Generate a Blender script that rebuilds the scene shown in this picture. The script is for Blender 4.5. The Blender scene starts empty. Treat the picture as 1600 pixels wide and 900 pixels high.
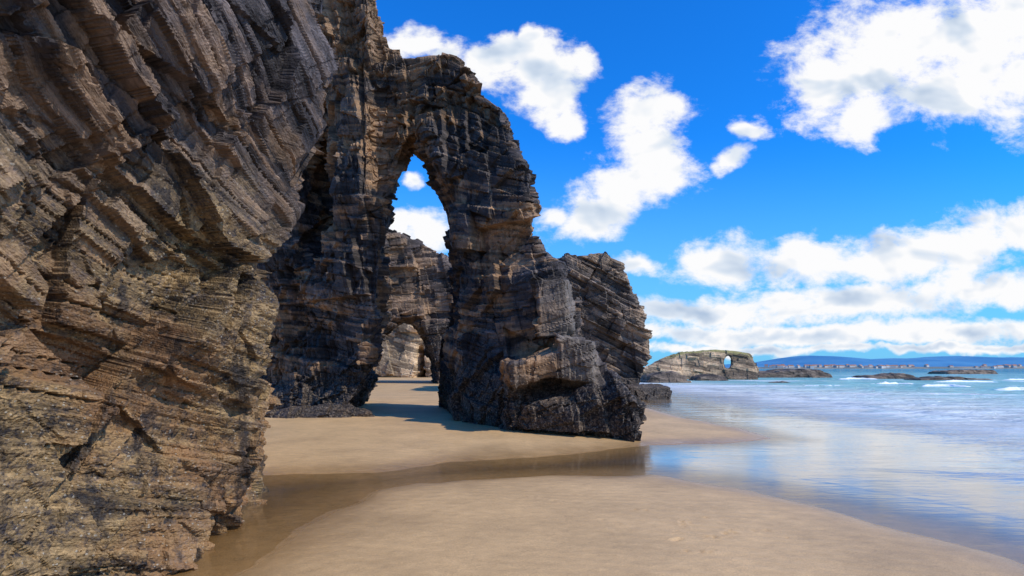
import bpy, math, time
import numpy as np
T0=time.time()
F=889.0; CH=1.6; HY=575.0
rng=np.random.default_rng(7)
TAB=rng.random((64,64,64)).astype(np.float32)
scene=bpy.context.scene

# ---------------------------------------------------------------- noise
def vnoise(p,seed=0):
    p=p+seed*17.37
    i=np.floor(p).astype(np.int64); f=(p-i).astype(np.float32)
    f=f*f*(3-2*f)
    x0=i[:,0]&63;y0=i[:,1]&63;z0=i[:,2]&63
    x1=(x0+1)&63;y1=(y0+1)&63;z1=(z0+1)&63
    fx,fy,fz=f[:,0],f[:,1],f[:,2]
    def L(a,b,t): return a+(b-a)*t
    a=L(L(TAB[x0,y0,z0],TAB[x1,y0,z0],fx),L(TAB[x0,y1,z0],TAB[x1,y1,z0],fx),fy)
    b=L(L(TAB[x0,y0,z1],TAB[x1,y0,z1],fx),L(TAB[x0,y1,z1],TAB[x1,y1,z1],fx),fy)
    return L(a,b,fz)*2-1
def fbm(p,o=4,seed=0):
    r=0;a=1;s=0
    for k in range(o):
        r=r+a*vnoise(p*(2.03**k),seed+k*3);s+=a;a*=.5
    return r/s
def chash(k,a,b,seed):
    return TAB[(k*17+seed*31+a*5)&63,(a*29+seed*7+k)&63,(b*13+k*3+seed)&63]*2-1
def sstep(a,b,x):
    t=np.clip((x-a)/(b-a),0,1); return t*t*(3-2*t)

# ---------------------------------------------------------------- surface nets
def surface_nets(V,org,h):
    nx,ny,nz=V.shape
    ins=V<0
    cnt=np.zeros((nx-1,ny-1,nz-1),np.int8)
    C=[(a,b,c) for a in(0,1) for b in(0,1) for c in(0,1)]
    for a,b,c in C: cnt+=ins[a:nx-1+a,b:ny-1+b,c:nz-1+c]
    act=(cnt>0)&(cnt<8)
    I,J,K=np.nonzero(act)
    idx=-np.ones(act.shape,np.int64); idx[I,J,K]=np.arange(len(I))
    vals={c:V[I+c[0],J+c[1],K+c[2]] for c in C}
    acc=np.zeros((len(I),3));n=np.zeros(len(I))
    for c in C:
        for ax in range(3):
            if c[ax]==0:
                e=list(c);e[ax]=1;e=tuple(e)
                a=vals[c];b=vals[e];m=(a<0)!=(b<0)
                t=np.where(m,a/np.where(m,a-b,1),0)
                pos=np.tile(np.array(c,float),(len(I),1));pos[:,ax]+=t
                acc+=pos*m[:,None];n+=m
    P=(acc/n[:,None]+np.stack([I,J,K],1))*h+np.array(org)
    quads=[]
    for ax in range(3):
        o1,o2=(ax+1)%3,(ax+2)%3
        s0=[slice(None)]*3;s1=[slice(None)]*3
        s0[ax]=slice(0,-1);s1[ax]=slice(1,None)
        A=ins[tuple(s0)];B=ins[tuple(s1)]
        m=A!=B
        lim=[slice(None)]*3;lim[o1]=slice(1,-1);lim[o2]=slice(1,-1)
        mm=np.zeros_like(m);mm[tuple(lim)]=m[tuple(lim)]
        q=np.stack(np.nonzero(mm),1)
        fl=A[q[:,0],q[:,1],q[:,2]]
        def cell(d1,d2):
            r=q.copy();r[:,o1]+=d1;r[:,o2]+=d2
            return idx[r[:,0],r[:,1],r[:,2]]
        Q=np.stack([cell(-1,-1),cell(0,-1),cell(0,0),cell(-1,0)],1)
        Q[~fl]=Q[~fl][:,::-1]
        quads.append(Q)
    Q=np.concatenate(quads)
    lab=np.arange(len(P))
    for it in range(400):
        m=lab[Q].min(1);old=lab.copy()
        for c in range(4): np.minimum.at(lab,Q[:,c],m)
        lab=lab[lab];lab=lab[lab]
        if (lab==old).all(): break
    u_,inv,ct=np.unique(lab,return_inverse=True,return_counts=True)
    keep=(ct[inv]>.04*len(P))
    Q=Q[keep[Q[:,0]]];mp=-np.ones(len(P),np.int64);mp[keep]=np.arange(keep.sum())
    return P[keep],mp[Q]

def mk_mesh(name,P,Q):
    me=bpy.data.meshes.new(name)
    me.vertices.add(len(P));me.vertices.foreach_set('co',np.ascontiguousarray(P,dtype=np.float32).ravel())
    n=Q.shape[1]
    me.loops.add(len(Q)*n);me.loops.foreach_set('vertex_index',Q.astype(np.int32).ravel())
    me.polygons.add(len(Q));me.polygons.foreach_set('loop_start',np.arange(0,len(Q)*n,n,dtype=np.int32))
    me.update(calc_edges=True);me.validate()
    return me
def link(name,me,mat,label=None,cat=None,kind=None,group=None):
    ob=bpy.data.objects.new(name,me);scene.collection.objects.link(ob)
    if mat and not me.materials: me.materials.append(mat)
    if label:ob['label']=label
    if cat:ob['category']=cat
    if kind:ob['kind']=kind
    if group:ob['group']=group
    return ob
def add_attr(me,name,val):
    at=me.attributes.new(name,'FLOAT','POINT');at.data.foreach_set('value',np.asarray(val,dtype=np.float32))

# ---------------------------------------------------------------- sdf tools
class Poly:
    def __init__(s,pts,res=0.05,pad=3.0):
        p=np.array(pts,float);s.lo=p.min(0)-pad;hi=p.max(0)+pad;s.res=res
        gx=np.arange(s.lo[0],hi[0],res);gy=np.arange(s.lo[1],hi[1],res)
        X,Y=np.meshgrid(gx,gy,indexing='ij')
        d=np.full(X.shape,1e9);inside=np.zeros(X.shape,bool)
        for a,b in zip(p,np.roll(p,-1,0)):
            ex,ey=b-a;wx=X-a[0];wy=Y-a[1]
            t=np.clip((wx*ex+wy*ey)/(ex*ex+ey*ey+1e-12),0,1)
            d=np.minimum(d,(wx-ex*t)**2+(wy-ey*t)**2)
            c=((a[1]<=Y)!=(b[1]<=Y))
            if abs(ey)>1e-9: inside^=c&(X<a[0]+(Y-a[1])*ex/ey)
        s.g=(np.sqrt(d)*np.where(inside,-1,1)).astype(np.float32)
    def __call__(s,x,y):
        u=np.clip((x-s.lo[0])/s.res,0,s.g.shape[0]-1.001);v=np.clip((y-s.lo[1])/s.res,0,s.g.shape[1]-1.001)
        i=u.astype(int);j=v.astype(int);u=u-i;v=v-j;g=s.g
        return (g[i,j]*(1-u)+g[i+1,j]*u)*(1-v)+(g[i,j+1]*(1-u)+g[i+1,j+1]*u)*v
def inter(a,b,r):
    return np.minimum(np.maximum(a+r,b+r),0)+np.hypot(np.maximum(a+r,0),np.maximum(b+r,0))-r
def union(a,b,r):
    h=np.clip(.5+.5*(b-a)/r,0,1);return b*(1-h)+a*h-r*h*(1-h)
def ell(X,Y,Z,c,s):
    k=np.sqrt(((X-c[0])/s[0])**2+((Y-c[1])/s[1])**2+((Z-c[2])/s[2])**2);return (k-1)*min(s)
def box(X,Y,Z,c,s,rz=0,ry=0,r=.05):
    x=X-c[0];y=Y-c[1];z=Z-c[2]
    ca,sa=math.cos(rz),math.sin(rz);x,y=x*ca+y*sa,-x*sa+y*ca
    ca,sa=math.cos(ry),math.sin(ry);x,z=x*ca+z*sa,-x*sa+z*ca
    qx=np.abs(x)-s[0]+r;qy=np.abs(y)-s[1]+r;qz=np.abs(z)-s[2]+r
    return np.sqrt(np.maximum(qx,0)**2+np.maximum(qy,0)**2+np.maximum(qz,0)**2)+np.minimum(np.maximum(qx,np.maximum(qy,qz)),0)-r
def grid(lo,hi,h):
    ax=[np.arange(l,u+h,h,dtype=np.float32) for l,u in zip(lo,hi)]
    return np.meshgrid(*ax,indexing='ij')

def rot(v,a,ax):
    c,s=math.cos(a),math.sin(a);x,y,z=v
    if ax=='y': return np.array([x*c+z*s,y,-x*s+z*c])
    if ax=='x': return np.array([x,y*c-z*s,y*s+z*c])
    return np.array([x*c-y*s,x*s+y*c,z])
def frame(dipy,dipx):
    return [rot(rot(np.array(v,float),dipy,'y'),dipx,'x') for v in((1,0,0),(0,1,0),(0,0,1))]

def blockfield(co,q,frs,sets,seed,w):
    out=np.zeros(len(co))
    for li,(t,L,amp,fi) in enumerate(sets):
        e1,e2,e3=frs[fi]
        c=q if fi==0 else co
        s=c@e3+w*(1 if fi==0 else .3);u=c@e1+.12*w;v=c@e2
        ss=s/t;ss=ss+.35*np.sin(ss*1.7+seed)
        k=np.floor(ss).astype(np.int64);fr_=ss-k
        o=chash(k,k*0,k*0,seed+li)
        uu=u/L+o*7.3;vv=v/L+o*3.1
        a=np.floor(uu).astype(np.int64);b=np.floor(vv).astype(np.int64)
        hs_=chash(k,a,b,seed+li+20);h2=chash(k,a,b,seed+li+21);h3=chash(k,a,b,seed+li+22)
        out+=amp*(hs_*.75+.3*o+h2*.6*(uu-a-.5)+h3*.6*(vv-b-.5)+.3*(fr_-.5))
    return out
def blur(V,r):
    V=np.pad(V,r,mode='edge').astype(np.float32)
    for ax in range(3):
        c=np.cumsum(V,axis=ax,dtype=np.float64)
        n=V.shape[ax];hi=[slice(None)]*3;lo=[slice(None)]*3
        hi[ax]=slice(2*r,n);a=c[tuple(hi)].copy()
        lo[ax]=slice(0,n-2*r-1);sl=[slice(None)]*3;sl[ax]=slice(1,None)
        a[tuple(sl)]-=c[tuple(lo)]
        V=(a/(2*r+1)).astype(np.float32)
    return V
def trisample(A,p):
    p=np.clip(p,0,np.array(A.shape)-1.001);i=p.astype(int);f=p-i
    r=0
    for a in(0,1):
        for b in(0,1):
            for c in(0,1):
                w=(f[:,0] if a else 1-f[:,0])*(f[:,1] if b else 1-f[:,1])*(f[:,2] if c else 1-f[:,2])
                r=r+w*A[i[:,0]+a,i[:,1]+b,i[:,2]+c]
    return r

def build_rock(name,V,org,h,levels,blocks,layers,frs,mat,label,cat,warp=0.5,wscale=.25,ero=.12,eros=.8,seed=1,paleboxes=(),bend=None,group=None,zfoot=None,fineblocks=(),crack=0.,lmod=.15,brad=3,base_off=0.):
    """smooth base body, then crisp fracture blocks and beds displaced along a smoothed direction field"""
    P,Q=surface_nets(V,org,h)
    me=mk_mesh(name+'_b',P,Q)
    ob=bpy.data.objects.new(name,me);scene.collection.objects.link(ob)
    md=ob.modifiers.new('s','SUBSURF');md.levels=levels;md.render_levels=levels
    dg=bpy.context.evaluated_depsgraph_get()
    m2=bpy.data.meshes.new_from_object(ob.evaluated_get(dg));bpy.data.objects.remove(ob)
    n=len(m2.vertices);co=np.empty(n*3,np.float32)
    m2.vertices.foreach_get('co',co);co=co.reshape(-1,3).astype(np.float64)
    B=blur(V,brad);pg=(co-np.array(org))/h
    no=np.stack([trisample(g,pg) for g in np.gradient(B)],1);del B
    no/=np.maximum(np.linalg.norm(no,axis=1),1e-6)[:,None]
    w=fbm(co*wscale,3,seed)*warp
    q=bend(co) if bend is not None else co
    e1,e2,e3=frs[0]
    s=q@e3+w;u=q@e1;v=q@e2
    pale=np.zeros(n)
    for (c,sz,am) in paleboxes:
        m=np.clip(1-np.max(np.abs((co-np.array(c))/np.array(sz)),axis=1),0,1)
        m=sstep(0,.12,m);pale=np.maximum(pale,m*am)
    big=blockfield(co,q,frs,blocks,seed,w)*(1-.8*np.minimum(pale,1))
    if zfoot: big*=zfoot(co)
    fb=blockfield(co,q,frs,fineblocks,seed+33,w)*(.3+.9*sstep(-.3,.3,vnoise(co*.7,seed+55)))*(1-.75*pale) if fineblocks else 0
    d=np.zeros(n);tone=np.zeros(n)
    for li,(t,L,amp) in enumerate(layers):
        ss=s/t+.9*vnoise(np.stack([s/t*.37,u*0.02,v*.02],1),seed+li)
        k=np.floor(ss).astype(np.int64);fr_=ss-k
        o=chash(k,k*0,k*0,seed+li)
        uu=u/L+o*7.3;vv=v/L+o*3.1
        a=np.floor(uu).astype(np.int64);b=np.floor(vv).astype(np.int64)
        hsh=chash(k,a,b,seed+li+20)
        mod=lmod+1.25*sstep(-.15,.4,vnoise(co*(.5/t)**.5*.8,seed+40+li))
        edge=np.minimum(fr_,1-fr_)
        d+=amp*mod*(hsh*.7+.3*o+.3*(fr_-.5)-.3*(1-sstep(0,.12,edge)))
        if li==0 and crack: d-=crack*(1-sstep(0,.13,fr_))*(o>.1)*sstep(-.1,.3,vnoise(co*.9,seed+77))
        tone+=(hsh/(li+1.5)+.4*o)
    for li,(t,L,amp,fi) in enumerate(blocks[:3]):
        f1,f2,f3=frs[fi];c=q if fi==0 else co
        k=np.floor((c@f3+w*(1 if fi==0 else .3))/t);k=k.astype(np.int64)
        tone+=.35*chash(k,np.floor(c@f1/L).astype(np.int64),k*0,seed+li+90)
    d*=1-.6*np.minimum(pale,1)
    tot=d+fb+big+ero*fbm(co*eros,5,seed+60)+base_off
    nn=no-.45*(no@e3)[:,None]*e3
    co2=co+nn*tot[:,None]
    base=np.array([co2[:,0].mean(),co2[:,1].mean(),0.0])
    m2.vertices.foreach_set('co',(co2-base).astype(np.float32).ravel())
    m2.polygons.foreach_set('use_smooth',np.zeros(len(m2.polygons),bool))
    add_attr(m2,'tone',tone);add_attr(m2,'pale',pale);add_attr(m2,'strat',s)
    m2.name=name;m2.update()
    o=link(name,m2,mat,label,cat,group=group);o.location=base
    print(name,n,'verts',round(time.time()-T0,1),'s')
    return o

# ---------------------------------------------------------------- node helper
class NT:
    def __init__(s,nt): s.nt=nt;nt.nodes.clear()
    def n(s,t,ins=None,**kw):
        nd=s.nt.nodes.new(t)
        for k,v in kw.items(): setattr(nd,k,v)
        if ins:
            for k,v in ins.items():
                if isinstance(v,bpy.types.NodeSocket): s.nt.links.new(v,nd.inputs[k])
                else: nd.inputs[k].default_value=v
        return nd
    def m(s,op,a,b=0.0,c=None,clamp=False):
        i={0:a,1:b}
        if c is not None:i[2]=c
        nd=s.n('ShaderNodeMath',i,operation=op);nd.use_clamp=clamp;return nd.outputs[0]
    def ramp(s,f,els,interp='LINEAR'):
        nd=s.n('ShaderNodeValToRGB',{0:f});r=nd.color_ramp;r.interpolation=interp
        while len(r.elements)<len(els): r.elements.new(.5)
        for e,(p,c) in zip(r.elements,els):
            e.position=p;e.color=(c if len(c)==4 else (*c,1)) if not isinstance(c,(float,int)) else (c,c,c,1)
        return nd.outputs[0]
    def mr(s,f,a,b,c=0.,d=1.):
        return s.n('ShaderNodeMapRange',{0:f,1:a,2:b,3:c,4:d},interpolation_type='SMOOTHSTEP').outputs[0]
    def mix(s,f,a,b,bt='MIX'):
        nd=s.n('ShaderNodeMix',data_type='RGBA',blend_type=bt)
        for i,v in((0,f),(6,a),(7,b)):
            if isinstance(v,bpy.types.NodeSocket): s.nt.links.new(v,nd.inputs[i])
            else: nd.inputs[i].default_value=v if (i==0 or len(v)==4) else (*v,1)
        return nd.outputs[2]
    def noise(s,vec,scale,detail=4,rough=.55,dist=0.):
        return s.n('ShaderNodeTexNoise',{'Vector':vec,'Scale':scale,'Detail':detail,'Roughness':rough,'Distortion':dist}).outputs[0]
def new_mat(name):
    m=bpy.data.materials.new(name);m.use_nodes=True;return m,NT(m.node_tree)

def rock_mat(name,dark,mid,warm,barn,zb0,zb1,barn_amt,sc=1.0,mussel=0.0,bump=.04,grass=0.,warmamt=.5,mz=1.6,hiwarm=None,streak=0.,hicool=None):
    m,t=new_mat(name)
    pos=t.n('ShaderNodeNewGeometry').outputs['Position']
    st=t.n('ShaderNodeAttribute',attribute_name='strat').outputs['Fac']
    tone=t.n('ShaderNodeAttribute',attribute_name='tone').outputs['Fac']
    pale=t.n('ShaderNodeAttribute',attribute_name='pale').outputs['Fac']
    sep=t.n('ShaderNodeSeparateXYZ',{0:pos})
    x,y,z=sep.outputs
    sv=t.n('ShaderNodeCombineXYZ',{0:t.m('MULTIPLY',x,.2),1:t.m('MULTIPLY',y,.2),2:st}).outputs[0]
    n1=t.noise(sv,10*sc,5,.68)      # fine strata
    big=t.noise(pos,.6*sc,5,.62)
    fine=t.noise(pos,12*sc,5,.72)
    c=t.ramp(n1,[(.3,dark),(.52,mid),(.72,tuple(min(1,v*1.9) for v in mid))])
    tn=t.mr(tone,-1.2,1.2,0.,1.)
    wf=t.m('ADD',big,t.m('MULTIPLY',t.m('SUBTRACT',tn,.5),.22))
    if hiwarm: wf=t.m('ADD',wf,t.mr(z,hiwarm[0],hiwarm[1],0.,.12))
    if hicool: wf=t.m('SUBTRACT',wf,t.mr(z,hicool[0],hicool[1],0.,.045))
    wm=t.m('MULTIPLY',t.mr(wf,.45,.62),warmamt)
    c=t.mix(wm,c,t.mix(n1,tuple(v*.45 for v in warm),tuple(min(1,v*1.35) for v in warm)))
    c=t.mix(1.,c,t.ramp(tn,[(0,.45),(.5,.95),(1,1.7)]),'MULTIPLY')
    c=t.mix(1.,c,t.ramp(fine,[(.25,.5),(.75,1.5)]),'MULTIPLY')
    vor=t.n('ShaderNodeTexVoronoi',{'Vector':pos,'Scale':(52 if barn_amt>0 else 42)*sc,'Randomness':1.})
    sepc=t.n('ShaderNodeSeparateColor',{0:vor.outputs['Color']})
    hb=None
    if barn_amt>0:
        zz=t.m('ADD',z,t.m('MULTIPLY',t.m('SUBTRACT',big,.5),5.))
        zm=t.m('MULTIPLY',t.m('SUBTRACT',1.,t.mr(zz,zb0,zb1)),barn_amt)
        bc=t.mix(sepc.outputs[0],tuple(v*.5 for v in barn),tuple(v*1.15 for v in barn))
        bc=t.mix(t.mr(n1,.35,.62),tuple(v*.35 for v in barn),bc)
        bc=t.mix(t.mr(big,.45,.65),bc,t.mix(n1,(.10,.05,.025),(.42,.21,.08)))
        bmask=t.m('MULTIPLY',zm,t.mr(t.m('ADD',t.m('ADD',t.m('MULTIPLY',fine,.6),t.m('MULTIPLY',n1,.4)),t.m('MULTIPLY',sepc.outputs[1],.12)),.42,.60))
        c=t.mix(bmask,c,bc)
        sp=t.m('MULTIPLY',t.m('GREATER_THAN',sepc.outputs[2],.93),t.m('ADD',zm,.05))
        sp=t.m('MULTIPLY',sp,t.m('LESS_THAN',vor.outputs['Distance'],.42))
        c=t.mix(t.m('MULTIPLY',sp,.6),c,(.42,.37,.29))
        hb=t.m('MULTIPLY',t.m('SUBTRACT',1.,vor.outputs['Distance']),t.m('MULTIPLY',zm,.25))
    if streak>0:
        svv=t.n('ShaderNodeMapping',{0:pos,'Scale':(1.,1.,.22)}).outputs[0]
        sn=t.noise(svv,2.6,5,.7,.4)
        c=t.mix(t.m('MULTIPLY',t.mr(sn,.53,.65),streak),c,(.018,.015,.015))
    if mussel>0:  # dark low band: mussel crust; on the second arch it is painted shade
        mm=t.m('SUBTRACT',1.,t.mr(t.m('ADD',z,t.m('MULTIPLY',t.m('SUBTRACT',big,.5),2.)),mz-.5,mz+.3))
        mc=t.mix(t.mr(t.m('ADD',t.m('MULTIPLY',sepc.outputs[0],.4),fine),.6,1.),(.013,.012,.013),(.14,.10,.07))
        mc=t.mix(t.m('MULTIPLY',t.m('GREATER_THAN',sepc.outputs[2],.9),.6),mc,(.24,.2,.16))
        c=t.mix(t.m('MULTIPLY',mm,mussel),c,mc)
    pc=t.mix(t.mr(t.m('ADD',t.m('MULTIPLY',fine,.6),t.m('MULTIPLY',n1,.4)),.35,.65),(.10,.08,.066),(.27,.215,.165))
    c=t.mix(t.m('MULTIPLY',pale,.75),c,pc)
    if grass>0:
        nz=t.n('ShaderNodeSeparateXYZ',{0:t.n('ShaderNodeNewGeometry').outputs['True Normal']}).outputs[2]
        gm=t.m('MULTIPLY',t.mr(t.m('ADD',nz,t.m('MULTIPLY',big,.3)),.45,.7),t.mr(z,grass,grass+.7))
        c=t.mix(gm,c,t.mix(fine,(.19,.17,.05),(.38,.32,.13)))
    hgt=t.m('ADD',t.m('MULTIPLY',n1,1.2),t.m('MULTIPLY',fine,.8))
    if hb is not None: hgt=t.m('ADD',hgt,hb)
    bmp=t.n('ShaderNodeBump',{'Strength':.9,'Distance':bump,'Height':hgt}).outputs[0]
    b=t.n('ShaderNodeBsdfPrincipled',{'Base Color':c,'Roughness':t.ramp(fine,[(.2,.5),(.8,.9)]),'Normal':bmp,'Specular IOR Level':.28})
    t.n('ShaderNodeOutputMaterial',{0:b.outputs[0]})
    return m

M_cliff=rock_mat('cliff_rock',(.018,.016,.018),(.082,.067,.066),(.22,.13,.066),(.38,.245,.11),1.5,4.0,.95,sc=1.,bump=.04,warmamt=.6,streak=.85,hicool=(2.6,4.2))
M_arch=rock_mat('arch_rock',(.020,.017,.017),(.086,.069,.062),(.26,.15,.075),(.3,.2,.12),1.,3.,0,sc=.8,mussel=.9,bump=.05,warmamt=.8,hiwarm=(6.,9.5),streak=.3)
M_far=rock_mat('far_rock',(.035,.03,.028),(.13,.10,.08),(.29,.19,.11),(.25,.18,.1),1.,2.,0,sc=.35,mussel=.6,bump=.12,warmamt=.65,mz=1.4)
M_second=rock_mat('shaded_rock',(.03,.025,.024),(.11,.08,.065),(.27,.165,.09),(.25,.18,.1),1.,2.,0,sc=.35,mussel=.85,bump=.12,warmamt=.7,mz=5.6)  # high dark band is shade painted on the lower arch, not mussels
M_sunny=rock_mat('sunlit_tone_rock',(.16,.12,.09),(.38,.28,.18),(.55,.38,.22),(.25,.18,.1),1.,2.,0,sc=.3,mussel=.0,bump=.12,warmamt=.7,mz=.6)  # sunlight painted in: much lighter colours than the other rocks
M_isl=rock_mat('island_rock',(.10,.075,.055),(.30,.205,.13),(.46,.31,.18),(.2,.15,.1),1.,2.,0,sc=.2,mussel=.7,bump=.2,grass=2.6,warmamt=.7,mz=.9)
M_low=rock_mat('reef_rock',(.04,.033,.028),(.12,.09,.065),(.2,.14,.09),(.2,.15,.1),.3,1.,0,sc=.3,mussel=.4,bump=.1,mz=.2)

# ================================================================ near cliff
plan=Poly([(-9,-3),(-3.6,-3),(-3.4,2.5),(-3.3,3.8),(-2.95,4.5),(-2.62,5.5),(-3.12,6.6),(-4.3,8.6),(-5.9,10.6),(-8,11.6),(-12,12),(-12,-3)])
h=.065
org=(-6.6,.9,-.4);X,Y,Z=grid(org,(-1.0,11.5,8.2),h)
lean=.25*sstep(1.0,2.4,Z)+.36*sstep(3.1,4.6,Z)+.12*sstep(4.6,7,Z)
lean=lean*(.35+.65*sstep(2.,6.,Y))-.10*sstep(1.8,.9,Z)*sstep(5.6,7.,Y)
d=plan(X-lean,Y)
d=inter(d,Z-7.9,.3)
frs_c=[frame(math.radians(10),math.radians(-6)),frame(1.15,.75),frame(1.35,-.45)]
def bendC(q):
    r=q.copy();y=q[:,1]-5.;z=q[:,2]
    f=(z-.45*y-2.75+.25*np.sin(q[:,0]*1.3)>0)
    g=(z-.9*y-3.9>0)
    r[:,2]=z+.10*y+np.where(f,.45*y+.31,0)+np.where(g,.45*y+.17,0)
    return r
build_rock('cliff',d,org,h,2,[(.62,1.1,.15,0),(1.1,1.5,.24,1),(.6,.9,.16,2),(.30,.7,.065,0)],[(.15,.8,.034),(.055,.5,.010)],frs_c,M_cliff,
    'towering dark slate cliff crusted with tan barnacles near its foot','cliff',warp=.10,wscale=.33,ero=.05,eros=1.8,seed=3,
    bend=bendC,fineblocks=[(.22,.5,.032,0),(.40,.4,.07,1),(.30,.4,.06,2)],crack=.09,brad=5)
del X,Y,Z,d

# ================================================================ arch
C0=15.06;SL=.53;KS=.2
def tp(px,py):
    a=(px-800)/F;b=(HY-py)/F;y=C0/(1+SL*a);return (a*y,CH+b*y)
arch_px=[(300,760),(300,-180),(560,-180),(572,-60),(582,0),(600,22),(612,52),(625,78),(650,76),(690,68),(715,74),(737,90),(758,114),(778,130),(800,152),(803,190),(805,222),(818,240),(827,266),(830,300),(837,340),(848,385),(862,402),(880,414),(893,460),(903,520),(930,540),(938,600),(958,622),(966,665),(966,760),
 (718,760),(712,655),(700,610),(698,550),(706,510),(720,480),(732,448),(730,428),(718,405),(716,360),(710,325),(698,288),(682,255),(664,224),(648,200),(630,232),(621,268),(608,298),(599,325),(596,370),(595,420),(593,470),(586,510),(578,560),(568,602),(554,625),(550,660),(550,760)]
AP=Poly([tp(*p) for p in arch_px])
h=.1
org=(-10.8,10.9,-.4);X,Y,Z=grid(org,(4.3,26,15.4),h)
t=(Y-C0+SL*X)/(1-SL*KS);x0=X+KS*t
front=-1.75*sstep(2.1,.7,Z+.2*np.sin(x0*2.1))*sstep(-2.6,0.2,x0)*sstep(3.7,2.0,x0)
front+= -.35*sstep(4.8,3.6,Z)*sstep(-1.5,0,x0)
front+= -.8*sstep(5.5,7.,Z)*sstep(-6.1,-5.5,x0)*sstep(-3.9,-4.4,x0)
front+= -.5*sstep(1.2,.3,Z)*sstep(-4.2,-5.2,x0)
front+= .5*sstep(7,11,Z)*sstep(-3.2,-1.,x0)
back=5.2-3.*sstep(2.5,8,Z)+3.*sstep(-4,-6,x0)
d2=AP(x0,Z)
d=inter(d2,np.maximum(front-t,t-back),.3)
def atp(px,py,y): return ((px-800)/F*y,y,CH+(HY-py)/F*y)
s1=atp(872,482,14.1);s2=atp(908,562,13.1);s3=atp(840,575,13.2)
d=union(d,box(X,Y,Z,s1,(.42,.8,.70),rz=-.25,ry=.1,r=.02),.03)
d=union(d,box(X,Y,Z,(s2[0],s2[1]+.3,s2[2]),(.42,.8,.50),rz=-.2,ry=-.05,r=.02),.03)
d=union(d,box(X,Y,Z,(s3[0],s3[1]+.3,s3[2]),(.7,.8,.3),rz=.1,ry=.25),.1)
d=np.maximum(d,-ell(X,Y,Z,(-6.55,17.9,7.6),(.75,3.2,3.0)))
d=union(d,ell(X,Y,Z,(-5.9,16.9,.1),(1.7,.9,.4)),.2)
def bendA(q):
    r=q.copy();w=sstep(-3.5,-.5,q[:,0])*sstep(4,9,q[:,2])
    r[:,2]=q[:,2]+w*.6*(q[:,0]+2)-.35*sstep(5,3,q[:,2])*sstep(-2,1,q[:,0])*(q[:,0])
    return r
frs_a=[frame(math.radians(5),math.radians(8)),frame(1.3,.5),frame(1.45,-.8)]
build_rock('rock_arch',d,org,h,2,[(1.2,1.7,.11,0),(1.5,1.8,.26,1),(.8,1.2,.22,2),(.45,1.,.07,0)],[(.2,1.,.035),(.09,.6,.016)],frs_a,M_arch,
    'tall layered slate sea arch with mussel covered foot on sand','rock arch',warp=.2,wscale=.3,ero=.05,eros=.9,seed=11,
    paleboxes=[(s1,(.50,1.3,.72),.85),((s2[0],s2[1],s2[2]),(.50,1.4,.60),.85)],bend=bendA,base_off=-.05,
    zfoot=lambda c:.7+.3*sstep(.6,2.4,c[:,2]),fineblocks=[(.3,.6,.04,0),(.45,.5,.10,1),(.35,.5,.08,2)],crack=.07,brad=2)
del X,Y,Z,d,d2,t,x0,front,back

# ================================================================ generic silhouette rocks
def sil_rock(name,pxs,yd,thick,h,levels,blocks,layers,frs,mat,label,cat,k=0.,r=.5,seed=5,warp=.5,ero=.3,eros=.3,extra=None,slope=0.,group=None,fineblocks=(),brad=3):
    W=[((px-800)/F*yd,CH+(HY-py)/F*yd) for px,py in pxs]
    P=Poly(W,res=max(.04,h*.5),pad=3+h*2)
    a=np.array(W);lo=a.min(0);hi=a.max(0);sh=abs(k)*thick
    org=(lo[0]-2-sh,yd-2-r,max(lo[1],-.8)-.05);X,Y,Z=grid(org,(hi[0]+2+sh,yd+thick+2,hi[1]+2),h)
    t=Y-yd;x0=X+k*t
    fr_o=-slope*np.maximum(hi[1]-Z,0)/max(hi[1],1)
    d=inter(P(x0,Z),np.maximum(fr_o+slope-t,t-thick),r)
    if extra: d=extra(d,X,Y,Z)
    return build_rock(name,d,org,h,levels,blocks,layers,frs,mat,label,cat,warp=warp,wscale=.12,ero=ero,eros=eros,seed=seed,group=group,fineblocks=fineblocks,brad=brad)
fj=[frame(1.3,.5),frame(1.45,-.7)]
sil_rock('sea_stack',[(780,700),(800,425),(850,402),(880,392),(952,388),(962,400),(976,408),(984,438),(1000,466),(1006,500),(1014,545),(1006,575),(1008,600),(1000,612),(1002,700)],31,9,.17,2,
    [(1.3,2.8,.34,0),(2.2,2.6,.22,1),(.7,2.,.24,0),(1.,1.4,.12,2)],[(.32,1.4,.14),(.15,.9,.07)],[frame(math.radians(27),.1)]+fj,M_far,'steep slate sea stack with slanting layers at the waterline','sea stack',k=.0,seed=21,slope=.6,r=.08,warp=.15,ero=.06,eros=.5,fineblocks=[(.5,.7,.08,1)],brad=1)
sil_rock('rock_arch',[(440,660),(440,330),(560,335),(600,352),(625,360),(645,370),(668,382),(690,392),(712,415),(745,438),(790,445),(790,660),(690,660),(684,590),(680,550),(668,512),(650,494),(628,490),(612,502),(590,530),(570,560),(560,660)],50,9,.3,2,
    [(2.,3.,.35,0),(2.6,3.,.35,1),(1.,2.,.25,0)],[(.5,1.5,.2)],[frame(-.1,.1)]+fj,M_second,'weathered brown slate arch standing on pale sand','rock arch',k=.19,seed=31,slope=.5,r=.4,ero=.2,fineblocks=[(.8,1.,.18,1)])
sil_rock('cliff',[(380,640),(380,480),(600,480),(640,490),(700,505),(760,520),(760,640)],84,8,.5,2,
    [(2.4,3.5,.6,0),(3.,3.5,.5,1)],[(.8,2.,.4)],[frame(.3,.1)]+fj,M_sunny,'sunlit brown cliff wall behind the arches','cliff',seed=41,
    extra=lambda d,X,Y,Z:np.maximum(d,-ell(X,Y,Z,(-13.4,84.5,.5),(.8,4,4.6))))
def tunnel(d,X,Y,Z):
    a=(1137-800)/F
    return np.maximum(d,-(np.hypot((X-a*Y)/.6,(Z-2.45)/1.0)-1)*.6)
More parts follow.
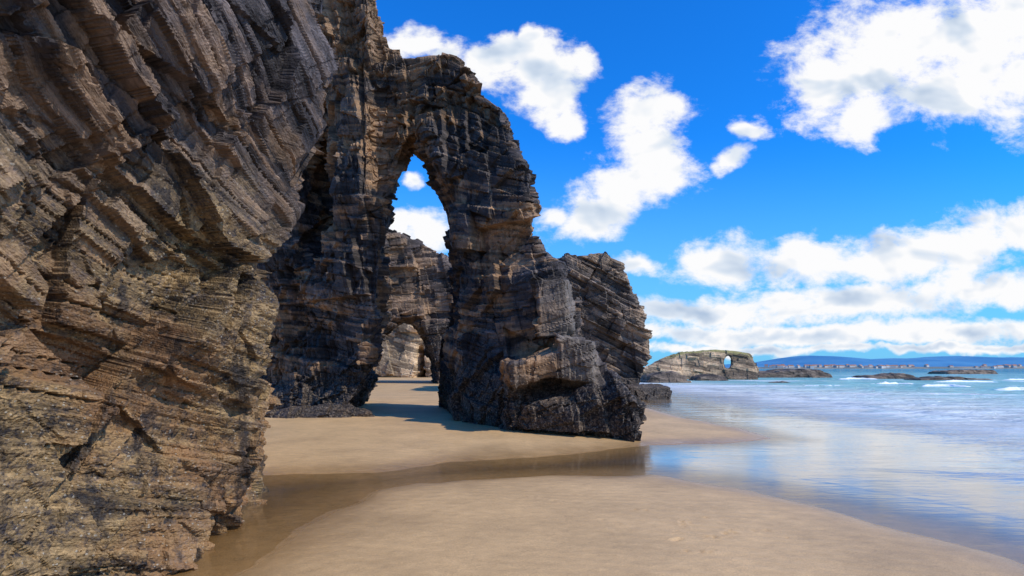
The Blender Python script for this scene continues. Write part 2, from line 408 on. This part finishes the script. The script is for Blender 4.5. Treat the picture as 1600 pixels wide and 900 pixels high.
sil_rock('island',[(985,620),(995,580),(1010,571),(1035,560),(1060,552),(1090,547),(1120,545),(1150,549),(1172,552),(1182,565),(1184,582),(1186,620)],78,4,.2,2,
    [(1.,3.,.2,0),(2.,2.5,.16,1)],[(.4,1.6,.12)],[frame(.14,.05)]+fj,M_isl,'low grassy-topped rocky islet with a small arch','islet',k=-.38,seed=51,slope=1.5,ero=.2,r=.3,extra=tunnel,brad=2)
lows=[([(1012,600),(1018,588),(1035,582),(1058,581),(1075,587),(1082,600)],60,4,'dark wet boulder rising from shallow water'),
 ([(1085,596),(1095,588),(1120,585),(1140,589),(1145,600)],72,4,'low dark rock at the foot of the islet'),
 ([(1178,600),(1185,584),(1215,581),(1250,577),(1290,578),(1302,585),(1304,600)],92,9,'long low brown reef breaking the sea surface'),
 ([(1196,606),(1200,599),(1230,597),(1262,601),(1264,608)],60,2,'small dark rock awash in shallow water'),
 ([(1352,600),(1360,588),(1395,586),(1420,582),(1434,588),(1436,600)],84,5,'low dark reef with a raised end in the sea'),
 ([(1436,604),(1445,592),(1480,589),(1530,590),(1560,593),(1564,604)],74,4,'flat dark reef with surf around it'),
 ([(1478,592),(1485,580),(1520,578),(1560,578),(1565,592)],150,8,'distant low dark reef in the sea')]
for i,(pp,yd,th,lab) in enumerate(lows):
    sil_rock('reef_rock',pp,yd,th,.2*yd/70,1,[(.6,1.8,.14,0),(1.,1.5,.12,1)],[(.2,.8,.08)],[frame(.1,.1)]+fj,M_low,lab,'rock',seed=60+i,r=.25,ero=.15,eros=.7,slope=1.,brad=2)
for i,(cx,cy,sx,sy,sz) in enumerate([(3.35,16.4,.5,.4,.32),(6.9,30.0,1.3,.8,.7)]):
    org=(cx-sx-.6,cy-sy-.6,-.4);hh=.08 if cx<5 else .14
    X,Y,Z=grid(org,(cx+sx+.6,cy+sy+.6,sz+.6),hh)
    d=box(X,Y,Z,(cx,cy,0),(sx,sy,sz),rz=.4*i,r=.12)
    build_rock('boulder',d,org,hh,2,[(.35,.7,.1,0)],[(.12,.4,.04)],[frame(.2,.2)],M_arch,'small dark slate boulder on wet sand','rock',seed=80+i,ero=.1,eros=1.5,brad=2)

# ================================================================ ground & water
def axis(lo,a,b,hi,st,r):
    m=list(np.arange(a,b+st*.5,st));s=st;x=m[-1]
    up=[]
    while x<hi: s*=r;x+=s;up.append(x)
    s=st;x=m[0];dn=[]
    while x>lo: s*=r;x-=s;dn.append(x)
    return np.array(dn[::-1]+m+up)
fg=Poly([(-2.3,-6),(-2.2,4.4),(-2.1,5.2),(-2.02,6.3),(-1.85,7.3),(-1.33,7.9),(.48,8.4),(2.1,8.5),(3.0,7.5),(3.6,6.5),(4.1,4.8),(4.7,2),(6,-6)],res=.05,pad=30)
bk=Poly([(-60,8.7),(-3.7,8.5),(-2.06,8.75),(-1.1,9.7),(.58,10.3),(2.9,11.8),(4.5,12.0),(5.9,12.9),(6.0,15),(5.4,19),(5.4,25),(6.0,32),(5,45),(2,60),(0,120),(-60,120)],res=.1,pad=30)
def sand_h(x,y):
    xs=np.clip(x,-58,28);ys=np.clip(y,-5,110)
    P2=np.stack([x,y,x*0],1)
    w=.16*fbm(P2*.9,3,5)+.05*fbm(P2*3.,2,8)
    d1=-fg(np.clip(x,-30,30),np.clip(y,-5.5,36))+w;d2=-bk(xs,ys)+w
    far=np.maximum(np.maximum(x-28,y-110),0)
    d=np.maximum(d1,d2)
    nd=np.maximum(-d,0)
    h=np.where(d>0,.085*(1-np.exp(-np.maximum(d,0)/.5))+.012*np.clip(d,0,10),-.03*np.minimum(nd,1.5)-.016*np.maximum(nd-3,0)*sstep(2.,6.,x)-.02*np.maximum(nd-9,0)*sstep(2.,6.,x))
    h=h-.02*far*(x>20)
    h=np.maximum(h,-4)
    h+=.005*fbm(P2*1.6,3,9)*(d>0)
    h+=.0022*np.sin(y*34+3*fbm(P2*1.2,2,12)*2+x*6)*sstep(.1,.6,d)*sstep(-.1,.3,vnoise(P2*.5,14))*(y<14)
    for (cx,cy,rr,a) in PITS:
        m=(abs(x-cx)<.3)&(abs(y-cy)<.3)
        if m.any():
            q=((x[m]-cx)**2+(y[m]-cy)**2)/rr**2
            h[m]+=a*(-np.exp(-q*2)+.4*np.exp(-(np.sqrt(q)-1.3)**2*5))
    return h,d
PITS=[]
r2=np.random.default_rng(3)
for (ax_,ay_,nn_) in [(1070,836,8),(1130,858,7),(1045,872,3),(1160,846,5),(1100,884,5),(985,822,2),(1220,850,2)]:
    for _ in range(nn_):
        px=r2.normal(ax_,16);py=r2.normal(ay_,4)
        dd=F*CH/(max(py,800)-HY);PITS.append(((px-800)/F*dd,dd,r2.uniform(.02,.038),r2.uniform(.012,.022)))
for k in range(18):
    px=820+k*10+r2.normal(0,6);py=782+k*4+r2.normal(0,4);dd=F*CH/(py-HY)
    PITS.append(((px-800)/F*dd,dd,.032,.009))
ax=axis(-4000,-3.0,5.2,9000,.03,1.06);ay=axis(-300,3.8,12.,9000,.03,1.06)
GX,GY=np.meshgrid(ax,ay,indexing='ij');nx,ny=GX.shape
hs,dd_=sand_h(GX.ravel(),GY.ravel())
id_=np.arange(nx*ny).reshape(nx,ny)
Q=np.stack([id_[:-1,:-1],id_[1:,:-1],id_[1:,1:],id_[:-1,1:]],-1).reshape(-1,4)
me=mk_mesh('sand',np.stack([GX.ravel(),GY.ravel(),hs],1),Q)
me.polygons.foreach_set('use_smooth',np.ones(len(me.polygons),bool))
M_sand,t=new_mat('sand')
pos=t.n('ShaderNodeNewGeometry').outputs['Position'];z=t.n('ShaderNodeSeparateXYZ',{0:pos}).outputs[2]
g=t.noise(pos,110,2,.8);b=t.noise(pos,.8,5,.62);g2=t.noise(t.n('ShaderNodeMapping',{0:pos,'Scale':(.6,1.,1.),'Rotation':(0,0,.5)}).outputs[0],9,5,.65)
zb=t.m('ADD',z,t.m('MULTIPLY',t.m('SUBTRACT',b,.5),.05))
c=t.mix(t.mr(zb,.0,.11),(.40,.235,.10),(.62,.395,.185))
c=t.mix(1.,c,t.ramp(b,[(.3,.82),(.7,1.12)]),'MULTIPLY')
c=t.mix(1.,c,t.ramp(g2,[(.3,.86),(.7,1.08)]),'MULTIPLY')
c=t.mix(1.,c,t.ramp(g,[(.25,.62),(.75,1.25)]),'MULTIPLY')
bm=t.n('ShaderNodeBump',{'Strength':.8,'Distance':.016,'Height':t.m('ADD',t.m('MULTIPLY',g,.3),g2)}).outputs[0]
bs=t.n('ShaderNodeBsdfPrincipled',{'Base Color':c,'Roughness':t.mr(zb,.0,.1,.25,.62),'Normal':bm,'Specular IOR Level':.4})
t.n('ShaderNodeOutputMaterial',{0:bs.outputs[0]})
link('sand',me,M_sand,kind='structure')

# water
keep=(hs<.03)&((GX.ravel()>-3.8))&~((GX.ravel()<8)&(GY.ravel()>60)&(GX.ravel()<0))
X1=GX.ravel();Y1=GY.ravel()
dist=np.hypot(X1,Y1)
seaf=sstep(9,40,dist)*sstep(3,9,dd_*-1)
P2=np.stack([X1*.12+Y1*.02,Y1*.35,X1*0],1)
near=sstep(260,60,dist)
wz=seaf*near*(.14*fbm(P2,4,3))
kq=keep[Q].any(1);Qw=Q[kq];used=np.unique(Qw);mp=-np.ones(nx*ny,int);mp[used]=np.arange(len(used))
mw=mk_mesh('sea',np.stack([X1,Y1,wz],1)[used],mp[Qw])
mw.polygons.foreach_set('use_smooth',np.ones(len(mw.polygons),bool))
add_attr(mw,'depth',(-hs)[used])
M_w,t=new_mat('sea_water')
dep=t.n('ShaderNodeAttribute',attribute_name='depth').outputs['Fac']
pos=t.n('ShaderNodeNewGeometry').outputs['Position']
dist_=t.n('ShaderNodeVectorMath',{0:pos},operation='LENGTH').outputs['Value']
mapv=t.n('ShaderNodeMapping',{0:pos,'Scale':(.35,1.,1.),'Rotation':(0,0,.2)}).outputs[0]
w1=t.noise(mapv,2.6,4,.7,.3);w2=t.noise(mapv,.22,4,.6);w4=t.noise(mapv,.75,4,.62,.5)
amp=t.m('MULTIPLY',t.mr(dep,.04,.2,.03,1.),t.mr(dist_,7,22,.22,1.))
hg=t.m('MULTIPLY',t.m('ADD',t.m('MULTIPLY',w4,2.6),t.m('ADD',w1,t.m('MULTIPLY',w2,2.))),amp)
bm=t.n('ShaderNodeBump',{'Strength':1.,'Distance':.4,'Height':hg}).outputs[0]
col=t.mix(t.mr(dep,.05,.8),(.78,.80,.76),(.24,.54,.52))  # pale shallow tone paints the wet film's sky reflection into the diffuse
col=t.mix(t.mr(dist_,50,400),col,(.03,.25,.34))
col=t.mix(1.,col,t.ramp(w4,[(.32,.72),(.68,1.22)]),'MULTIPLY')
fv=t.n('ShaderNodeMapping',{0:pos,'Scale':(.045,.16,1.),'Rotation':(0,0,.05)}).outputs[0]
fn=t.noise(fv,1.,7,.72,.3)
band=t.m('MULTIPLY',t.mr(dist_,20,45),t.m('SUBTRACT',1.,t.mr(dist_,140,260)))
foam=t.m('MULTIPLY',t.mr(fn,.56,.60),t.m('MULTIPLY',band,t.mr(dep,.05,.2)))
fl=t.m('MULTIPLY',t.mr(t.noise(t.n('ShaderNodeMapping',{0:pos,'Scale':(.25,1.1,1.),'Rotation':(0,0,.3)}).outputs[0],1.,6,.7,.8),.51,.56),t.m('MULTIPLY',t.mr(dep,.03,.10),t.m('SUBTRACT',1.,t.mr(dist_,30,60))))
foam=t.m('MAXIMUM',t.m('MULTIPLY',foam,.8),t.m('MULTIPLY',fl,.5))
col=t.mix(foam,col,(.88,.9,.91))
dif=t.n('ShaderNodeBsdfDiffuse',{0:col,'Normal':bm}).outputs[0]
tr=t.n('ShaderNodeBsdfTransparent',{0:(.97,.95,.88,1)}).outputs[0]
body=t.n('ShaderNodeMixShader',{0:t.m('MAXIMUM',foam,t.mr(dep,.02,.14,0.,.95)),1:tr,2:dif}).outputs[0]
gl=t.n('ShaderNodeBsdfGlossy',{0:(1,.98,.96,1),'Roughness':t.mr(dist_,6,18,.09,.04),'Normal':bm}).outputs[0]
fr=t.n('ShaderNodeFresnel',{'IOR':1.33,'Normal':bm}).outputs[0]
fr=t.m('MULTIPLY',t.m('MINIMUM',t.m('MULTIPLY',fr,1.5),t.mr(dist_,14,45,.75,.45)),t.m('SUBTRACT',1.,foam))
fr=t.m('MULTIPLY',fr,t.mr(dep,.0,.04,.35,1.))
o=t.n('ShaderNodeMixShader',{0:fr,1:body,2:gl}).outputs[0]
t.n('ShaderNodeOutputMaterial',{0:o})
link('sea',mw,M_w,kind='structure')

# breaking waves
M_foam,t=new_mat('wave_foam')
pos=t.n('ShaderNodeNewGeometry').outputs['Position'];fo=t.n('ShaderNodeAttribute',attribute_name='foam').outputs['Fac']
n_=t.noise(pos,1.6,6,.7)
f_=t.mr(t.m('ADD',fo,t.m('MULTIPLY',t.m('SUBTRACT',n_,.5),1.4)),.35,.6)
b=t.n('ShaderNodeBsdfPrincipled',{'Base Color':t.mix(f_,(.14,.42,.45),(.86,.89,.9)),'Roughness':t.m('ADD',.15,t.m('MULTIPLY',f_,.6)),'Normal':t.n('ShaderNodeBump',{'Strength':.6,'Distance':.1,'Height':n_}).outputs[0]})
t.n('ShaderNodeOutputMaterial',{0:b.outputs[0]})
for i,(p0,p1,py,hh) in enumerate([(1428,1512,604,.32),(1535,1640,609,.36),(1345,1430,600,.28),(1450,1560,597,.34),(1560,1680,594,.4),(1240,1330,603,.16),(1480,1600,622,.12),(1380,1500,634,.08),(1300,1370,592,.3)]):
    yd=F*CH/(py-HY);x0=(p0-800)/F*yd;x1=(p1-800)/F*yd
    n=90;mrow=15;u=np.linspace(0,1,n);prof=np.sin(np.pi*u)**.6
    A=np.stack([u*9+i*3,u*0,u*0],1);hx=hh*prof*(.75+.5*fbm(A,3,90+i));yo=yd+1.2*fbm(A*.5,2,95+i)-1.5*(u-.5)**2*4*.5
    V=[];Fm=[]
    wd=hh*6
    for j in range(mrow):
        s_=j/(mrow-1);c_=np.exp(-((s_-.38)/(.12 if s_<.38 else .26))**2)
        V.append(np.stack([x0+(x1-x0)*u,yo+(s_-.38)*wd,hx*c_-.05+.04*vnoise(np.stack([u*60,u*0+j*.9,u*0],1),i)*prof],1))
        Fm.append(prof*(1.25 if s_<.45 else .55-(s_-.45)))
    V=np.concatenate(V);I=np.arange(n*mrow).reshape(mrow,n)
    Qb=np.stack([I[:-1,:-1],I[:-1,1:],I[1:,1:],I[1:,:-1]],-1).reshape(-1,4)
    c0=np.array([V[:,0].mean(),V[:,1].mean(),0]);mb=mk_mesh('breaking_wave',V-c0,Qb);mb.polygons.foreach_set('use_smooth',np.ones(len(mb.polygons),bool))
    add_attr(mb,'foam',np.concatenate(Fm))
    ob=link('breaking_wave',mb,M_foam,'small breaking wave with a thin white foam crest','wave',group='small waves rolling ashore');ob.location=c0

# ================================================================ hills, coast, houses
def simple(name,c1,c2,s,rough=.9):
    m,t=new_mat(name);pos=t.n('ShaderNodeNewGeometry').outputs['Position']
    b=t.n('ShaderNodeBsdfPrincipled',{'Base Color':t.mix(t.mr(t.noise(pos,s,4,.6),.35,.65),c1,c2),'Roughness':rough,'Specular IOR Level':.1})
    t.n('ShaderNodeOutputMaterial',{0:b.outputs[0]});return m
M_h=simple('hazy_hill',(.05,.19,.36),(.08,.25,.42),.002)  # blue distance haze put into the base colour
M_h2=simple('coast_land',(.12,.15,.15),(.32,.27,.2),.01)
def ridge(name,yd,px0,px1,prof,mat,depth,seed):
    n=220;px=np.linspace(px0,px1,n);X_=(px-800)/F*yd
    pp=np.array(prof);top=np.interp(px,pp[:,0],pp[:,1])+.8*fbm(np.stack([px*.03,px*0,px*0],1),4,seed)
    H=CH+(HY-top)/F*yd
    rows=9;V=[]
    for r in range(rows):
        f=r/(rows-1);hh=H*np.sin(f*math.pi/2)**.8
        nn=1+.12*fbm(np.stack([px*.05,px*0+r*.7,px*0],1),3,seed+1)*(0<r<rows-1)
        V.append(np.stack([X_,np.full(n,yd-depth*(1-f)),hh*nn-(3 if r==0 else 0)],1))
    V=np.concatenate(V);I=np.arange(n*rows).reshape(rows,n)
    Q=np.stack([I[:-1,:-1],I[:-1,1:],I[1:,1:],I[1:,:-1]],-1).reshape(-1,4)
    me=mk_mesh(name,V,Q);me.polygons.foreach_set('use_smooth',np.ones(len(me.polygons),bool))
    return link(name,me,mat,kind='structure')
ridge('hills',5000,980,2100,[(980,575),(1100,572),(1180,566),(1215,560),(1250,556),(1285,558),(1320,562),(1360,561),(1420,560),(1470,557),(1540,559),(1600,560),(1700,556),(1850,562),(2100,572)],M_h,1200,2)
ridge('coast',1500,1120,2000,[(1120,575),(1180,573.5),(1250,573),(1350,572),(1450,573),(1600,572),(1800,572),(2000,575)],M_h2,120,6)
wall=simple('house_wall',(.45,.43,.40),(.6,.58,.55),.05);roof=simple('house_roof',(.28,.12,.07),(.4,.2,.12),.05)
def house_mesh(w,dp,hh):
    v=[(-w,-dp,-2),(w,-dp,-2),(w,dp,-2),(-w,dp,-2),(-w,-dp,hh),(w,-dp,hh),(w,dp,hh),(-w,dp,hh),(-w,0,hh*1.5),(w,0,hh*1.5)]
    f=[(0,1,5,4),(1,2,6,5),(2,3,7,6),(3,0,4,7),(4,5,9,8),(6,7,8,9),(5,6,9),(7,4,8)]
    me=bpy.data.meshes.new('house');me.from_pydata(v,[],f);me.materials.append(wall);me.materials.append(roof)
    me.polygons[4].material_index=1;me.polygons[5].material_index=1;return me
hm=[house_mesh(3,4,3),house_mesh(5,4,3.5),house_mesh(7,5,4.5),house_mesh(4,4,5)]
for i in range(70):
    px=r2.choice([r2.normal(1240,35),r2.uniform(1190,1600),r2.normal(1370,30),r2.normal(1560,30)])
    yd=r2.uniform(1395,1470)
    o=link('house',hm[r2.integers(4)],None,'small white seaside house with a tiled roof','house',group='houses along the far shore')
    o.location=((px-800)/F*yd,yd,1.2+ (yd-1380)/90*3);o.rotation_euler=(0,0,r2.uniform(-.5,.5))

# ================================================================ sun & sky
az=math.atan2(.86,-.5);el=math.radians(42)
sd=np.array([math.cos(el)*math.sin(az),math.cos(el)*math.cos(az),math.sin(el)])
L=bpy.data.lights.new('sun','SUN');L.energy=4.1;L.angle=math.radians(.6);L.color=(1,.94,.83)
lo=bpy.data.objects.new('sun',L);scene.collection.objects.link(lo)
from mathutils import Vector
lo.rotation_euler=Vector(sd).to_track_quat('Z','Y').to_euler()
W=bpy.data.worlds.new('World');scene.world=W;W.use_nodes=True;t=NT(W.node_tree)
sky=t.n('ShaderNodeTexSky',sky_type='NISHITA');sky.sun_disc=False;sky.sun_elevation=el;sky.sun_rotation=az
sky.air_density=1.;sky.dust_density=.3;sky.ozone_density=3.
D=t.n('ShaderNodeTexCoord').outputs['Generated']
s=t.n('ShaderNodeSeparateXYZ',{0:D});dx,dy,dz=s.outputs
ay_=t.m('MAXIMUM',t.m('ABSOLUTE',dy),.04)
u=t.m('DIVIDE',dx,ay_);v=t.m('DIVIDE',dz,ay_)
uv=t.n('ShaderNodeCombineXYZ',{0:u,1:v,2:0.}).outputs[0]
wob=t.n('ShaderNodeTexNoise',{'Vector':uv,'Scale':7.,'Detail':4.,'Roughness':.65}).outputs['Color']
wv=t.n('ShaderNodeVectorMath',{0:t.n('ShaderNodeVectorMath',{0:wob,1:(.5,.5,.5)},operation='SUBTRACT').outputs[0],'Scale':.07},operation='SCALE').outputs[0]
uvw=t.n('ShaderNodeVectorMath',{0:uv,1:wv},operation='ADD').outputs[0]
blobs=[(650,66,50,20,0),(700,80,40,18,0),(780,95,66,32,0),(850,105,72,42,0),(905,98,32,26,0),(860,150,50,38,0),(882,190,24,22,0),(828,62,20,16,0),
(1005,175,58,42,0),(1015,230,54,50,0),(990,285,74,46,10),(930,330,80,34,15),(868,338,32,18,0),(1040,275,24,36,0),
(1166,198,28,18,0),(1144,248,30,16,30),
(1290,125,72,60,0),(1400,75,120,80,0),(1520,70,125,94,0),(1460,145,100,52,0),(1620,110,110,90,0),(1345,182,55,32,0),(1600,10,160,60,0),
(1135,415,75,36,0),(1250,415,110,36,0),(1390,400,120,42,5),(1530,372,130,46,10),(1660,365,120,50,0),
(1300,478,300,26,4),(1090,485,105,20,0),(1520,455,170,32,6),(1250,522,330,18,0),(1500,518,260,20,0),(1150,545,220,9,0),(1480,545,260,8,0),
(998,415,42,15,0),(665,362,40,32,0),(622,350,20,22,0),(650,275,18,12,0),(560,400,60,30,0)]
acc=None
for (px,py,rx,ry,ro) in blobs:
    mpn=t.n('ShaderNodeMapping',{0:uvw,'Location':((px-800)/F,(HY-py)/F,0),'Rotation':(0,0,math.radians(ro)),'Scale':(rx*1.12/F,ry*1.12/F,1.)},vector_type='TEXTURE')
    ln=t.n('ShaderNodeVectorMath',{0:mpn.outputs[0]},operation='LENGTH').outputs['Value']
    acc=ln if acc is None else t.n('ShaderNodeMath',{0:acc,1:ln,2:.06},operation='SMOOTH_MIN').outputs[0]
fld=t.m('SUBTRACT',1.,t.m('MINIMUM',acc,2.2))
sq=t.n('ShaderNodeMapping',{0:uv,'Scale':(1.,1.5,1.)}).outputs[0]
nz=t.noise(sq,9.,9,.66,.15)
nzs=t.noise(sq,7.,3.,.5,.3)
sq2=t.n('ShaderNodeMapping',{0:uv,'Scale':(1.,1.5,1.),'Location':(.02,.055,0.)}).outputs[0]
nz2=t.noise(sq2,7.,3,.5,.3)
den=t.m('ADD',fld,t.m('MULTIPLY',t.m('SUBTRACT',nz,.5),3.))
mask=t.mr(den,-.25,.55)
core=t.mr(den,.1,1.2)
rel=t.m('SUBTRACT',nzs,nz2)
lowg=t.mr(v,.03,.26)
sh=t.m('ADD',t.m('MULTIPLY',rel,2.3),.70)
sh=t.m('ADD',sh,t.m('MULTIPLY',t.m('SUBTRACT',nz,nzs),.6))
sh=t.m('SUBTRACT',sh,t.m('MULTIPLY',core,t.m('SUBTRACT',.38,t.m('MULTIPLY',lowg,.25))))
cc=t.ramp(sh,[(.05,(4.4,5.6,7.4)),(.36,(7.1,7.9,9.0)),(.58,(9.8,9.8,9.9))])
skc=t.n('ShaderNodeHueSaturation',{'Saturation':1.25,'Value':1.,'Color':sky.outputs[0]}).outputs[0]
skc=t.mix(1.,skc,(.24,1.5,2.6),'MULTIPLY')
hor=t.m('SUBTRACT',1.,t.mr(v,-.02,.42))
skc=t.mix(t.m('MULTIPLY',hor,.85),skc,(2.0,5.4,9.2))
fin=t.mix(mask,skc,cc)
bg=t.n('ShaderNodeBackground',{0:fin,1:.1})
t.n('ShaderNodeOutputWorld',{0:bg.outputs[0]})

# ================================================================ camera
cam=bpy.data.cameras.new('camera');co=bpy.data.objects.new('camera',cam);scene.collection.objects.link(co)
co.location=(0,0,CH);co.rotation_euler=(math.pi/2,0,0);cam.sensor_width=36;cam.lens=20;cam.shift_y=125/1600
cam.clip_start=.05;cam.clip_end=20000;scene.camera=co
scene.view_settings.view_transform='Standard';scene.view_settings.look='None';scene.view_settings.exposure=0
print('done',time.time()-T0)
